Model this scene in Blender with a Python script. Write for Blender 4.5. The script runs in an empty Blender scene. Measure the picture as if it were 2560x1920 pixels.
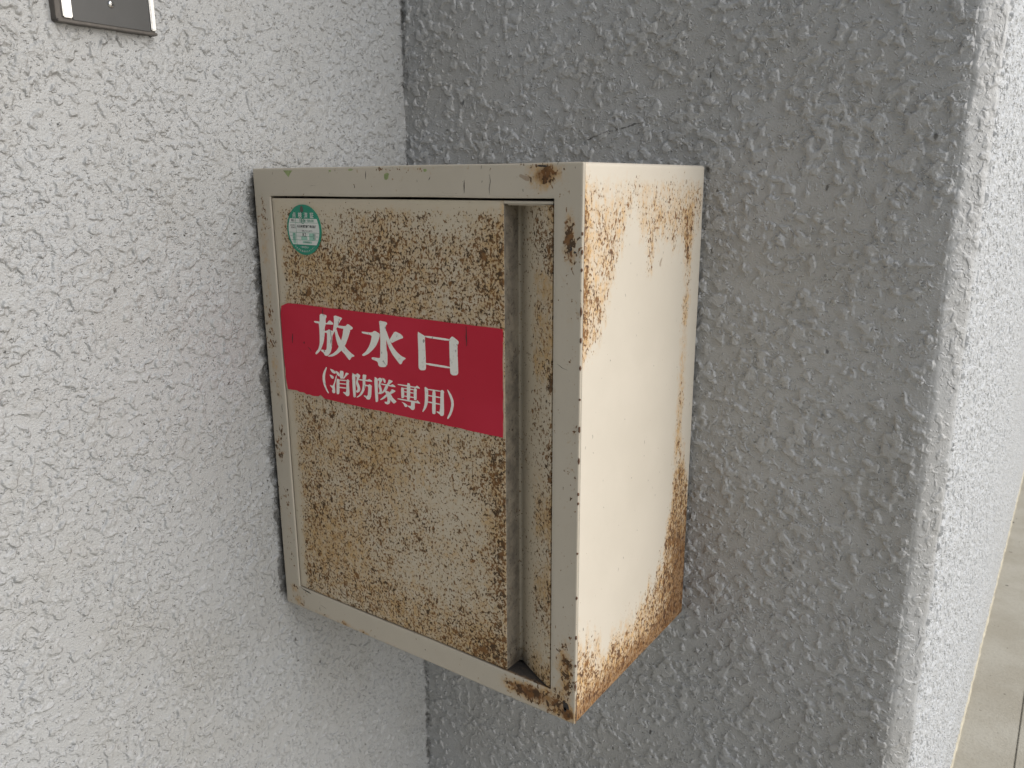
import bpy, bmesh, math, random
import numpy as np

random.seed(4)
rng = np.random.default_rng(7)
scene = bpy.context.scene
col = scene.collection
OZ = 1.12                      # height of the cabinet's top above the floor

# ------------------------------------------------------------------ camera
cam = bpy.data.cameras.new('camera')
cam.sensor_width = 36.0
cam.lens = 28.35
cam.clip_start = 0.02
cam.clip_end = 200.0
cam.dof.use_dof = True
cam.dof.focus_distance = 0.78
cam.dof.aperture_fstop = 18.0
camo = bpy.data.objects.new('camera', cam)
camo.location = (0.72467, -0.80256, OZ - 0.01446)
camo.rotation_euler = (1.32467732, 0.00525898680, 0.612083935)
col.objects.link(camo)
scene.camera = camo

# ------------------------------------------------------------------ light
SUN_ELEV, SUN_AZ = math.radians(26), math.radians(13)   # azimuth from +X towards +Y
sd = np.array([math.cos(SUN_ELEV) * math.cos(SUN_AZ), math.cos(SUN_ELEV) * math.sin(SUN_AZ), math.sin(SUN_ELEV)])
world = bpy.data.worlds.new('World')
scene.world = world
world.use_nodes = True
wn = world.node_tree.nodes
bg = wn['Background']
sky = wn.new('ShaderNodeTexSky')
sky.sky_type = 'NISHITA'
sky.sun_disc = False
sky.sun_elevation = SUN_ELEV
sky.sun_rotation = math.pi / 2 - SUN_AZ
sky.air_density = 1.0
sky.dust_density = 2.0
sky.ozone_density = 1.0
world.node_tree.links.new(sky.outputs[0], bg.inputs[0])
bg.inputs[1].default_value = 0.05
sun = bpy.data.lights.new('sun', 'SUN')
sun.energy = 3.95
sun.angle = math.radians(84)
sun.color = (1.0, 0.995, 0.99)
suno = bpy.data.objects.new('sun', sun)
suno.rotation_mode = 'QUATERNION'
from mathutils import Vector
suno.rotation_quaternion = Vector(sd).to_track_quat('Z', 'Y')
suno.location = (3, 0, 3)
col.objects.link(suno)
scene.view_settings.view_transform = 'Standard'
scene.view_settings.look = 'None'
scene.view_settings.gamma = 1.0
scene.view_settings.exposure = 0.0

# ------------------------------------------------------------------ node helpers
class NT:
    def __init__(self, name):
        self.m = bpy.data.materials.new(name)
        self.m.use_nodes = True
        self.t = self.m.node_tree
        self.b = self.t.nodes['Principled BSDF']
        self.out = self.t.nodes['Material Output']
        self._co = None
    def n(self, kind, **kw):
        x = self.t.nodes.new('ShaderNode' + kind)
        for k, v in kw.items():
            setattr(x, k, v)
        return x
    def put(self, sock, v):
        if isinstance(v, bpy.types.NodeSocket):
            self.t.links.new(v, sock)
        elif v is not None:
            if isinstance(v, (tuple, list)) and len(v) == 3 and sock.type == 'RGBA':
                v = (*v, 1)
            sock.default_value = v
    def co(self):
        if self._co is None:
            self._co = self.n('TexCoord').outputs['Object']
        return self._co
    def math(self, op, a, b=0.0, c=0.0, clamp=False):
        x = self.n('Math', operation=op, use_clamp=clamp)
        for s, v in zip(x.inputs, (a, b, c)):
            self.put(s, v)
        return x.outputs[0]
    def add(self, a, b): return self.math('ADD', a, b)
    def mul(self, a, b): return self.math('MULTIPLY', a, b)
    def step(self, v, lo, hi, a=0.0, b=1.0):
        x = self.n('MapRange', interpolation_type='SMOOTHSTEP')
        for k, s in (('Value', v), ('From Min', lo), ('From Max', hi), ('To Min', a), ('To Max', b)):
            self.put(x.inputs[k], s)
        return x.outputs[0]
    def lin(self, v, lo, hi, a=0.0, b=1.0):
        x = self.n('MapRange')
        for k, s in (('Value', v), ('From Min', lo), ('From Max', hi), ('To Min', a), ('To Max', b)):
            self.put(x.inputs[k], s)
        return x.outputs[0]
    def scaled(self, sc, off=(0, 0, 0)):
        x = self.n('Mapping')
        self.put(x.inputs['Vector'], self.co())
        x.inputs['Scale'].default_value = sc
        x.inputs['Location'].default_value = off
        return x.outputs[0]
    def noise(self, scale, detail=2.0, rough=0.5, dist=0.0, vec=None, out=0):
        x = self.n('TexNoise')
        self.put(x.inputs['Vector'], vec if vec is not None else self.co())
        x.inputs['Scale'].default_value = scale
        x.inputs['Detail'].default_value = detail
        x.inputs['Roughness'].default_value = rough
        x.inputs['Distortion'].default_value = dist
        return x.outputs[out]
    def voronoi(self, scale, feature='F1', vec=None, out='Distance'):
        x = self.n('TexVoronoi', feature=feature)
        self.put(x.inputs['Vector'], vec if vec is not None else self.co())
        x.inputs['Scale'].default_value = scale
        return x.outputs[out]
    def attr(self, name):
        return self.n('Attribute', attribute_name=name).outputs['Fac']
    def mix(self, f, a, b, mode='MIX'):
        x = self.n('Mix', data_type='RGBA', blend_type=mode)
        self.put(x.inputs[0], f)
        self.put(x.inputs[6], a)
        self.put(x.inputs[7], b)
        return x.outputs[2]
    def bump(self, h, dist=0.001, strength=1.0, normal=None):
        x = self.n('Bump')
        self.put(x.inputs['Height'], h)
        x.inputs['Distance'].default_value = dist
        x.inputs['Strength'].default_value = strength
        if normal is not None:
            self.put(x.inputs['Normal'], normal)
        return x.outputs[0]
    def set(self, **kw):
        names = dict(color='Base Color', rough='Roughness', metal='Metallic', normal='Normal', spec='Specular IOR Level', coat='Coat Weight')
        for k, v in kw.items():
            self.put(self.b.inputs[names[k]], v)
        return self.m

def plain(name, c, rough=0.5, metal=0.0, spec=0.5, var=0.12, scale=60):
    t = NT(name)
    n = t.noise(scale, 4, 0.6)
    k = t.lin(n, 0.3, 0.7, 1 - var, 1 + var)
    v = t.n('Mix', data_type='RGBA', blend_type='MULTIPLY')
    v.inputs[0].default_value = 1
    v.inputs[6].default_value = (*c, 1)
    t.put(v.inputs[7], k)
    return t.set(color=v.outputs[2], rough=rough, metal=metal, spec=spec)

# ------------------------------------------------------------------ materials
def wall_material(name, disp, fine=False, base=(0.44, 0.447, 0.45)):
    t = NT(name)
    warp = t.n('VectorMath', operation='MULTIPLY_ADD')
    t.put(warp.inputs[0], t.noise(55, 2, 0.5, out=1))
    warp.inputs[1].default_value = (0.006,) * 3
    t.put(warp.inputs[2], t.co())
    w = warp.outputs[0]
    # sprayed splats: flat-topped irregular blobs of two sizes over a fine grain
    big = t.noise(112, 0.8, 0.42, 0.25, vec=w)
    med = t.noise(250, 1.0, 0.5, 0.3, vec=w)
    cover = t.noise(16, 2, 0.5)
    thr = t.lin(cover, 0.32, 0.68, 0.60, 0.50)
    b1 = t.step(big, t.add(thr, -0.05), t.add(thr, 0.13))
    b2 = t.step(med, t.add(thr, 0.02), t.add(thr, 0.17))
    b2 = t.mul(b2, t.lin(b1, 0, 1, 0.62, 0.16))
    grain = t.noise(500, 2, 0.65)
    h = t.add(t.add(t.mul(b1, 0.85), b2), t.mul(grain, 0.50))
    h = t.add(h, t.mul(big, 0.35))
    if fine:
        fvec = t.scaled((1, 0.35, 0.8))
        h = t.add(t.mul(t.noise(150, 3, 0.65, 0.5, vec=fvec), 1.6), t.mul(t.noise(480, 2, 0.6, vec=fvec), 0.9))
    # dirt: soot flecks, greasy stains, marks and painted contact shade where the geometry says so
    dirt_shade = t.attr('dirt_shade')
    fl = t.noise(240, 2, 0.5, 0.8)
    flm = t.noise(30, 2, 0.6)
    fleck = t.step(t.add(fl, t.mul(t.add(flm, -0.5), 0.28)), 0.745, 0.775)
    dn = t.noise(160, 4, 0.65)
    dm = t.step(t.add(dirt_shade, t.mul(t.add(dn, -0.5), 1.1)), 0.35, 0.75)
    dm = t.mul(dm, t.step(dirt_shade, 0.02, 0.2))
    blot = t.noise(7, 4, 0.6)
    low = t.step(blot, 0.4, 0.68)
    c = t.mix(low, base, (base[0] * 0.95, base[1] * 0.935, base[2] * 0.91))
    c = t.mix(t.attr('outer'), c, (0.52, 0.535, 0.55))  # return face lightened: its extra sky light is put into the colour
    c = t.mix(t.mul(fleck, 0.85), c, (0.05, 0.048, 0.042))
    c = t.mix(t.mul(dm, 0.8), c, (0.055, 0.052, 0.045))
    t.set(color=c, rough=t.lin(grain, 0.3, 0.7, 0.26, 0.44), spec=0.5)
    if disp > 0:
        d = t.n('Displacement')
        t.put(d.inputs['Height'], t.mul(h, t.attr('relief')))
        d.inputs['Scale'].default_value = disp
        d.inputs['Midlevel'].default_value = 0.0
        t.t.links.new(d.outputs[0], t.out.inputs['Displacement'])
        t.m.displacement_method = 'BOTH'
    else:
        t.set(normal=t.bump(h, 0.0035))
    return t.m

def paint_material(name, streak=1.0, tan=(0.42, 0.26, 0.10), speck_scale=300, big_specks=0.0, base=(0.66, 0.605, 0.515), patchy=0.95, dark=((0.05, 0.026, 0.012), (0.18, 0.08, 0.025)), heavy_from=0.95):
    t = NT(name)
    d = t.attr('rust')
    st = t.attr('stain')
    spot = t.noise(speck_scale * 0.16, 2, 0.5, 0.4)
    v = t.scaled((1, 1, streak))
    n2 = t.noise(38, 3, 0.6, vec=v)
    dd = t.add(d, t.mul(t.mul(t.add(n2, -0.5), patchy), t.step(d, 0.0, 0.25)))
    s1 = t.noise(speck_scale, 2.5, 0.6, 0.3, vec=v)
    thr = t.math('SUBTRACT', 0.775, t.mul(dd, 0.255))
    speck = t.step(s1, thr, t.add(thr, 0.03))
    s2 = t.noise(speck_scale * 0.42, 3, 0.6, 0.4, vec=v)
    thr2 = t.math('SUBTRACT', 0.80, t.mul(dd, 0.24 + big_specks))
    speck2 = t.step(s2, thr2, t.add(thr2, 0.06))
    # soft orange run-off round the specks
    n3 = t.noise(100, 5, 0.72, 0.3, vec=v)
    n3b = t.noise(260, 3, 0.6, vec=v)
    hal = t.add(t.add(t.mul(n3, 1.0), t.mul(n3b, 0.35)), t.mul(st, 0.62))
    halo = t.step(hal, 0.84, 1.34)
    halo = t.mul(halo, t.step(st, 0.0, 0.12))
    halo2 = t.step(s1, t.add(thr, -0.06), t.add(thr, 0.02))
    halo2 = t.math('MAXIMUM', halo2, t.step(s2, t.add(thr2, -0.07), t.add(thr2, 0.02)))
    heavy = t.step(t.add(st, t.mul(t.add(n3, -0.5), 1.2)), heavy_from, heavy_from + 0.4)
    g = t.noise(9, 4, 0.6)
    c = t.mix(t.step(g, 0.38, 0.66), base, (base[0] * 0.955, base[1] * 0.955, base[2] * 0.95))
    tanv = t.mix(t.step(n3b, 0.35, 0.65), tan, (tan[0] * 1.25, tan[1] * 1.22, tan[2] * 1.25))
    c = t.mix(t.mul(halo, t.lin(t.noise(190, 4, 0.7, vec=v), 0.3, 0.65, 0.25, 1.0)), c, tanv)
    c = t.mix(t.mul(halo2, 0.34), c, (tan[0] * 0.92, tan[1] * 0.86, tan[2] * 0.75))
    c = t.mix(t.mul(heavy, 0.7), c, (0.20, 0.095, 0.035))
    dk = t.mix(t.step(t.noise(140, 2, 0.5), 0.38, 0.62), *dark)
    spot = t.step(t.add(spot, t.mul(dd, 0.10)), 0.80, 0.83)
    c = t.mix(t.mul(spot, 0.5), c, (0.19, 0.095, 0.035))
    sp = t.math('MAXIMUM', speck, speck2)
    c = t.mix(t.mul(sp, 0.92), c, dk)
    # hairline dark flecks everywhere
    fv = t.scaled((1, 1, 0.45), (3, 1, 2))
    fl = t.step(t.noise(330, 1, 0.5, 0.5, vec=fv), 0.768, 0.79)
    c = t.mix(t.mul(fl, 0.7), c, (0.10, 0.085, 0.06))
    c = t.mix(t.math('MULTIPLY', t.attr('grime_shade'), t.lin(n3, 0.3, 0.7, 0.55, 1.0), clamp=True), c, (0.075, 0.066, 0.06))  # grime together with shade painted into the recesses
    rough = t.lin(t.math('MAXIMUM', sp, t.mul(halo, 0.7)), 0, 1, 0.40, 0.8)
    hgt = t.add(t.mul(sp, 0.5), t.add(t.mul(t.noise(120, 2), 0.25), t.mul(t.noise(14, 2), 1.6)))
    t.set(color=c, rough=rough, spec=0.35, normal=t.bump(hgt, 0.0006, 0.8))
    return t.m

def sign_material():
    t = NT('red_sign_film')
    n = t.noise(900, 2, 0.6)
    b = t.noise(11, 3, 0.6)
    c = t.mix(t.step(b, 0.35, 0.7), (0.52, 0.009, 0.034), (0.56, 0.014, 0.045))
    sc = t.step(t.noise(150, 2, 0.5, 0.6), 0.755, 0.785)
    c = t.mix(t.mul(sc, 0.5), c, (0.10, 0.006, 0.012))
    return t.set(color=c, rough=0.45, spec=0.3, normal=t.bump(n, 0.0002, 0.5))

def letter_material():
    t = NT('white_letter_print')
    n = t.noise(260, 2, 0.6)
    v = t.scaled((1, 1, 0.6))
    c = t.mix(t.step(n, 0.58, 0.72), (0.86, 0.85, 0.79), (0.72, 0.70, 0.65))
    c = t.mix(t.mul(t.step(t.noise(240, 1, 0.5, 0.3, vec=v), 0.69, 0.73), 0.75), c, (0.16, 0.15, 0.13))
    return t.set(color=c, rough=0.45)

def concrete_material():
    t = NT('floor_concrete')
    n = t.noise(6, 6, 0.65)
    f = t.noise(140, 3, 0.7)
    c = t.mix(t.step(n, 0.36, 0.64), (0.40, 0.365, 0.295), (0.47, 0.44, 0.37))
    c = t.mix(t.mul(t.step(f, 0.5, 0.68), 0.35), c, (0.30, 0.27, 0.21))
    c = t.mix(t.mul(t.step(t.noise(42, 2, 0.5, 0.5), 0.715, 0.735), 0.9), c, (0.08, 0.07, 0.055))
    return t.set(color=c, rough=0.8, normal=t.bump(t.add(f, n), 0.0012))

M = {}
M['wall'] = wall_material('sprayed_wall_paint', 0.0027)
M['door'] = paint_material('rusty_door_paint', 0.85, tan=(0.43, 0.28, 0.115), speck_scale=415, base=(0.57, 0.50, 0.385), patchy=0.6, dark=((0.04, 0.02, 0.009), (0.18, 0.082, 0.025)), heavy_from=1.05)
M['side'] = paint_material('rusty_side_paint', 0.68, tan=(0.52, 0.325, 0.125), speck_scale=430, big_specks=0.03, dark=((0.07, 0.03, 0.016), (0.21, 0.095, 0.03)), heavy_from=0.86)
M['frame'] = paint_material('frame_paint', 0.7, base=(0.53, 0.48, 0.395))
M['sign'] = sign_material()
M['letter'] = letter_material()
M['concrete'] = concrete_material()
M['dark'] = plain('dark_tear', (0.035, 0.03, 0.028), 0.7)
M['chip'] = plain('bare_rust_chip', (0.13, 0.065, 0.035), 0.8, var=0.4, scale=400)
M['green_chip'] = plain('old_green_paint', (0.27, 0.33, 0.14), 0.6, var=0.2, scale=300)
M['cream_chip'] = plain('torn_film_backing', (0.50, 0.42, 0.30), 0.7, var=0.2, scale=300)
M['green'] = plain('sticker_green', (0.005, 0.235, 0.145), 0.4, var=0.08)
M['sticker_white'] = plain('sticker_white', (0.66, 0.68, 0.64), 0.4, var=0.05)
M['ink'] = plain('sticker_ink', (0.03, 0.035, 0.03), 0.5)
M['green_ink'] = plain('sticker_green_ink', (0.06, 0.26, 0.17), 0.5)
M['pale_green'] = plain('sticker_pale_green', (0.30, 0.52, 0.42), 0.5)
M['plate'] = plain('dark_plate', (0.06, 0.06, 0.059), 0.4, 0.0, 0.5, var=0.06)
M['alu'] = plain('brushed_aluminium', (0.80, 0.79, 0.77), 0.38, 0.85, var=0.08, scale=200)
M['alu_dull'] = plain('dull_aluminium', (0.10, 0.09, 0.08), 0.5, 0.3, var=0.2, scale=150)
M['steel'] = plain('screw_steel', (0.8, 0.8, 0.78), 0.22, 1.0, var=0.05)
M['bead'] = plain('yellowed_paint_bead', (0.50, 0.455, 0.35), 0.6, var=0.25, scale=40)

# ------------------------------------------------------------------ mesh helpers
def link(name, me, mat=None, parent=None):
    o = bpy.data.objects.new(name, me)
    col.objects.link(o)
    if mat is not None:
        me.materials.append(mat)
    if parent is not None:
        o.parent = parent
    return o

def mesh(name, verts, faces, smooth=False, attrs=None):
    me = bpy.data.meshes.new(name)
    me.from_pydata([tuple(map(float, v)) for v in verts], [], faces)
    if smooth:
        me.polygons.foreach_set('use_smooth', np.ones(len(me.polygons), dtype=bool))
    for k, a in (attrs or {}).items():
        at = me.attributes.new(k, 'FLOAT', 'POINT')
        at.data.foreach_set('value', np.asarray(a, dtype=np.float32))
    me.update()
    return me

def grid_mesh(name, P, smooth=True, attrs=None, flip=False, keep=None):
    """P: array (n, m, 3) of points -> quads; keep: mask (n-1, m-1)."""
    n, m, _ = P.shape
    idx = np.arange(n * m).reshape(n, m)
    q = np.stack([idx[:-1, :-1], idx[1:, :-1], idx[1:, 1:], idx[:-1, 1:]], -1).reshape(-1, 4)
    if keep is not None:
        q = q[keep.reshape(-1)]
    if flip:
        q = q[:, ::-1]
    me = bpy.data.meshes.new(name)
    me.vertices.add(n * m)
    me.vertices.foreach_set('co', P.reshape(-1).astype(np.float32))
    me.loops.add(q.size)
    me.loops.foreach_set('vertex_index', q.reshape(-1).astype(np.int32))
    me.polygons.add(len(q))
    me.polygons.foreach_set('loop_start', np.arange(0, q.size, 4, dtype=np.int32))
    me.polygons.foreach_set('loop_total', np.full(len(q), 4, dtype=np.int32))
    me.polygons.foreach_set('use_smooth', np.full(len(q), smooth, dtype=bool))
    for k, a in (attrs or {}).items():
        at = me.attributes.new(k, 'FLOAT', 'POINT')
        at.data.foreach_set('value', np.asarray(a, dtype=np.float32).reshape(-1))
    me.update(calc_edges=True)
    me.validate()
    return me

def box(bm, x0, x1, y0, y1, z0, z1, bev=0.0):
    r = bmesh.ops.create_cube(bm, size=1.0)
    for v in r['verts']:
        v.co = Vector(((x0 + x1) / 2 + v.co.x * (x1 - x0), (y0 + y1) / 2 + v.co.y * (y1 - y0), (z0 + z1) / 2 + v.co.z * (z1 - z0)))
    if bev > 0:
        ed = list({e for v in r['verts'] for e in v.link_edges})
        bmesh.ops.bevel(bm, geom=ed, offset=bev, segments=2, affect='EDGES')

def bm_obj(name, bm, mat, parent=None, smooth=False):
    me = bpy.data.meshes.new(name)
    bmesh.ops.recalc_face_normals(bm, faces=bm.faces)
    bm.to_mesh(me)
    bm.free()
    if smooth:
        me.polygons.foreach_set('use_smooth', np.ones(len(me.polygons), dtype=bool))
    return link(name, me, mat, parent)

def empty(name, loc, label=None, cat=None):
    o = bpy.data.objects.new(name, None)
    o.location = loc
    o.empty_display_size = 0.05
    col.objects.link(o)
    if label:
        o['label'] = label
        o['category'] = cat
    return o

def gauss(x, y, cx, cy, sx, sy=None):
    sy = sy or sx
    return np.exp(-0.5 * (((x - cx) / sx) ** 2 + ((y - cy) / sy) ** 2))

def sstep(v, a, b):
    t = np.clip((v - a) / (b - a), 0, 1)
    return t * t * (3 - 2 * t)

_lat = rng.random((64, 64))
def vnoise(x, y, s):
    x, y = np.asarray(x, float), np.asarray(y, float)
    v = 0.5 * (_vn(x, y, s) + _vn(0.79 * x - 0.61 * y + 40, 0.61 * x + 0.79 * y + 90, s * 0.83))
    return np.clip(0.5 + 1.3 * (v - 0.5), 0, 1)

def _vn(x, y, s):
    """smooth value noise, feature size s (same unit as x, y)"""
    x = np.asarray(x) / s + 7.3
    y = np.asarray(y) / s + 3.1
    xi, yi = np.floor(x).astype(int), np.floor(y).astype(int)
    fx, fy = x - xi, y - yi
    fx, fy = fx * fx * (3 - 2 * fx), fy * fy * (3 - 2 * fy)
    L = lambda a, b: _lat[a % 64, b % 64]
    return (L(xi, yi) * (1 - fx) + L(xi + 1, yi) * fx) * (1 - fy) + (L(xi, yi + 1) * (1 - fx) + L(xi + 1, yi + 1) * fx) * fy

def seg_dist(x, z, pts):
    best = np.full(np.shape(x), 1e9)
    for (ax, az), (bx, bz) in zip(pts[:-1], pts[1:]):
        dx, dz = bx - ax, bz - az
        t = np.clip(((x - ax) * dx + (z - az) * dz) / (dx * dx + dz * dz), 0, 1)
        best = np.minimum(best, np.hypot(x - ax - t * dx, z - az - t * dz))
    return best

def axis(lo, hi, a, b, fine, coarse):
    """coordinates lo..hi, spacing fine inside a..b and coarse outside"""
    out = []
    if lo < a:
        out.append(np.linspace(lo, a, max(2, int((a - lo) / coarse) + 1))[:-1])
    out.append(np.linspace(a, b, int((b - a) / fine) + 1))
    if hi > b:
        out.append(np.linspace(b, hi, max(2, int((hi - b) / coarse) + 1))[1:])
    return np.concatenate(out)

# ------------------------------------------------------------------ floor (two concrete slabs and the joint between them)
fl = bpy.data.meshes.new('floor')
bm = bmesh.new()
box(bm, -6, 10, -8, 14, -0.30, -0.007)
floor = bm_obj('floor', bm, M['concrete'])
floor['kind'] = 'structure'
XR = 0.6484                                 # the wall's return face
for x0, x1, y0, y1 in ((-0.3, 0.7486, 0.02, 9.0), (0.7499, 1.65, 0.02, 9.0), (-0.3, 1.65, -5.0, 0.012), (1.658, 2.6, 0.02, 9.0), (1.658, 2.6, -5.0, 0.012)):
    bm = bmesh.new()
    box(bm, x0, x1, y0, y1, -0.0065, 0.0, 0.0015)
    bm_obj('slab', bm, M['concrete'], floor)

# ------------------------------------------------------------------ walls
ZT, ZB = 1.50, OZ - 0.95
zs = axis(0.0, 2.6, ZB, ZT, 0.0016, 0.02)
ys = axis(-2.2, 0.004, -0.80, 0.004, 0.0016, 0.02)
Yg, Zg = np.meshgrid(ys, zs, indexing='ij')
P = np.stack([np.full_like(Yg, -0.0062), Yg, Zg], -1)
yy, zz = Yg * 1000, (Zg - OZ) * 1000
dirt_shade = 0.55 * sstep(yy, -7, -1) * (0.4 + 0.9 * vnoise(zz, yy, 40))
dirt_shade += 0.9 * gauss(yy, zz, -6, -520, 7, 14)
dirt_shade += 0.8 * sstep(yy, -259, -242) * sstep(yy, -60, -160) * sstep(zz, 2, -14) * sstep(zz, -503, -485) * (0.5 + vnoise(yy, zz, 22)) + 0.7 * gauss(yy, zz, -250, -226, 2.5, 4)  # grime strip with the cabinet's contact shadow painted into it
dirt_shade += 0.42 * gauss(yy, zz, -319, 20, 2.5, 5) + 0.5 * gauss(yy, zz, -223, -640, 2, 3) + 0.45 * gauss(yy, zz, -310, -512, 2, 8)
for a, b in ((-232, -560), (-120, -690), (-60, -640), (-300, -700), (-404, -110), (-196, -610)):
    dirt_shade += 0.8 * gauss(yy, zz, a, b, 1.6, 2.6)
dirt_shade += 0.5 * sstep(zz, 122, 108) * gauss(yy, zz, -385, 110, 34, 6)  # darker band just below the nameplate
left = link('wall', grid_mesh('wall', P, attrs={'dirt_shade': dirt_shade, 'relief': np.ones_like(dirt_shade), 'outer': dirt_shade * 0}, flip=False), M['wall'])
left['label'] = 'white spray-textured wall in bright light carrying the dark nameplate'
left['category'] = 'wall'
left['kind'] = 'thing'

XC = 0.6275
CY = XR - XC
# one folded surface: face, chamfered arris, bright return going away from the camera
xs = np.linspace(-0.008, XC, int((XC + 0.008) / 0.0016) + 1)
us = np.linspace(0, 1, 15)[1:]
yr = axis(CY, 8.0, CY, 1.0, 0.0022, 0.01)[1:]
yr = yr[(yr < 2.4) | (np.arange(len(yr)) % 12 == 0)]
Xp = np.concatenate([xs, XC + CY * us, np.full(len(yr), XR - 0.0016)])
Yp = np.concatenate([0 * xs + 0.0022, CY * us, yr])
kern = np.array([1, 2, 3, 2, 1]) / 9.0
for _ in range(2):
    Xp[2:-2], Yp[2:-2] = np.convolve(Xp, kern, 'valid'), np.convolve(Yp, kern, 'valid')
Sp = np.concatenate([xs, XC + CY * us, XR + yr])
Xg, Zg = np.meshgrid(Xp, zs, indexing='ij')
Yg = np.broadcast_to(Yp[:, None], Xg.shape)
Sg = np.broadcast_to(Sp[:, None], Xg.shape)
P = np.stack([Xg, Yg, Zg], -1)
# the arrises are a little ragged
nx = len(xs)
rg = 0.0012 * (vnoise(zs * 1000, zs * 0, 14) - 0.5) + 0.0009 * (vnoise(zs * 1000, zs * 0 + 50, 5) - 0.5)
for k, w_ in ((-2, .4), (-1, .8), (0, 1), (1, .8), (2, .4)):
    P[nx - 1 + k, :, 1] += rg * 1.6 * w_
    P[nx + 13 + k, :, 0] += rg[::-1] * 1.3 * w_
xx, zz = Sg * 1000, (Zg - OZ) * 1000
dirt_shade = 0.55 * sstep(xx, 8, 1) * (0.4 + 0.9 * vnoise(zz, xx, 40))
dirt_shade += 0.8 * gauss(xx, zz, 5, -540, 8, 22) + 0.75 * gauss(xx, zz, 60, 2, 9, 4)
wob = 2.2 * (vnoise(xx, zz, 9) - 0.5)
dirt_shade += 0.55 * sstep(zz, 14, 0) * sstep(zz, -8, -2) * sstep(xx, 408, 400) * vnoise(xx, zz, 30) + 0.6 * gauss(xx, zz, 130, 3, 12, 4) + 0.5 * gauss(xx, zz, 418, -4, 8, 6)
dirt_shade += 0.7 * sstep(seg_dist(xx, zz + wob, [(262, 29), (280, 35.5), (297, 38.7), (330, 45)]), 1.5, 0.5)
dirt_shade += 0.5 * sstep(seg_dist(xx, zz + wob, [(251, 24), (227, 32.5), (205, 35.5)]), 1.4, 0.5)
dirt_shade += 0.42 * sstep(xx, 396, 402) * sstep(xx, 412, 402) * sstep(zz, -540, -440) * sstep(zz, 6, -6)  # dirt line and painted contact shade along the cabinet's back edge
r2 = np.random.default_rng(3)
for k in range(60):
    a, b = r2.uniform(15, 640), r2.uniform(-880, 190)
    dirt_shade += r2.uniform(0.6, 1.0) * gauss(xx, zz, a, b, r2.uniform(0.8, 1.8), r2.uniform(1.0, 4.0))
arr = np.maximum(gauss(xx, zz * 0, XC * 1000 + 3, 0, 6, 1), gauss(xx, zz * 0, (XC + CY) * 1000, 0, 5, 1))
relief = np.where(xx < XC * 1000, 0.95, np.where(Sg > XR, 0.95, 0.5)) * (1 - 0.45 * arr)
wall = link('wall', grid_mesh('wall', P, attrs={'dirt_shade': dirt_shade, 'relief': relief, 'outer': sstep(xx, (XC + CY) * 1000 - 4, (XC + CY) * 1000 + 4)}, flip=False), M['wall'])
wall['label'] = 'shaded grey spray-textured wall behind the cabinet with a chamfered bright outer end'
wall['category'] = 'wall'
wall['kind'] = 'thing'
# paint bead where the return meets the floor
n = 500
yb = np.linspace(0.3, 6, n)
wv = 0.0028 + 0.003 * vnoise(yb * 1000, yb * 0, 23)
V, Fc = [], []
for i in range(n):
    V += [(XR - 0.001, yb[i], 0.007), (XR + wv[i] * 0.5, yb[i], 0.005 + 0.003 * vnoise(yb[i] * 1000, 9, 15)), (XR + wv[i], yb[i], -0.001)]
    if i:
        for k in (0, 1):
            a = 3 * i + k
            Fc.append((a - 3, a - 2, a + 1, a))
link('paint_bead', mesh('paint_bead', V, Fc, True), M['bead'], wall)

# ------------------------------------------------------------------ cabinet
XL, XH, YD, HH = 1.2, 400.4, -244.6, 500.0      # millimetres; z runs from 0 (top) down to -500
cab = empty('hydrant_cabinet', (0, 0, OZ - 0.5), 'beige rusty steel hydrant cabinet with red sign, mounted in the wall corner', 'cabinet')
def W3(x, y, z):
    return np.stack(np.broadcast_arrays(np.asarray(x, float), y, np.asarray(z, float) + HH), -1) * 0.001

RC = 3.2
def rounded(x, z):
    """square outline -> small round corners"""
    x, z = np.array(x, float), np.array(z, float)
    for cx, sx in ((XL + RC, -1), (XH - RC, 1)):
        for cz, sz in ((-RC, 1), (-HH + RC, -1)):
            a, b = (x - cx) * sx / RC, (z - cz) * sz / RC
            m = (a > 0) & (b > 0)
            a2, b2 = np.where(m, a, 0), np.where(m, b, 0)
            na = a2 * np.sqrt(np.clip(1 - b2 * b2 / 2, 0, 1))
            nb = b2 * np.sqrt(np.clip(1 - a2 * a2 / 2, 0, 1))
            x = np.where(m, cx + sx * na * RC, x)
            z = np.where(m, cz + sz * nb * RC, z)
    return x, z

def edge_axis(lo, hi, step):
    f = np.array([0, 0.8, 1.6, 2.4, RC])
    return np.concatenate([lo + f, np.linspace(lo + RC, hi - RC, int((hi - lo) / step))[1:-1], hi - f[::-1]])

def interp(v, pts):
    return np.interp(v, [p[0] for p in pts], [p[1] for p in pts])

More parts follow.
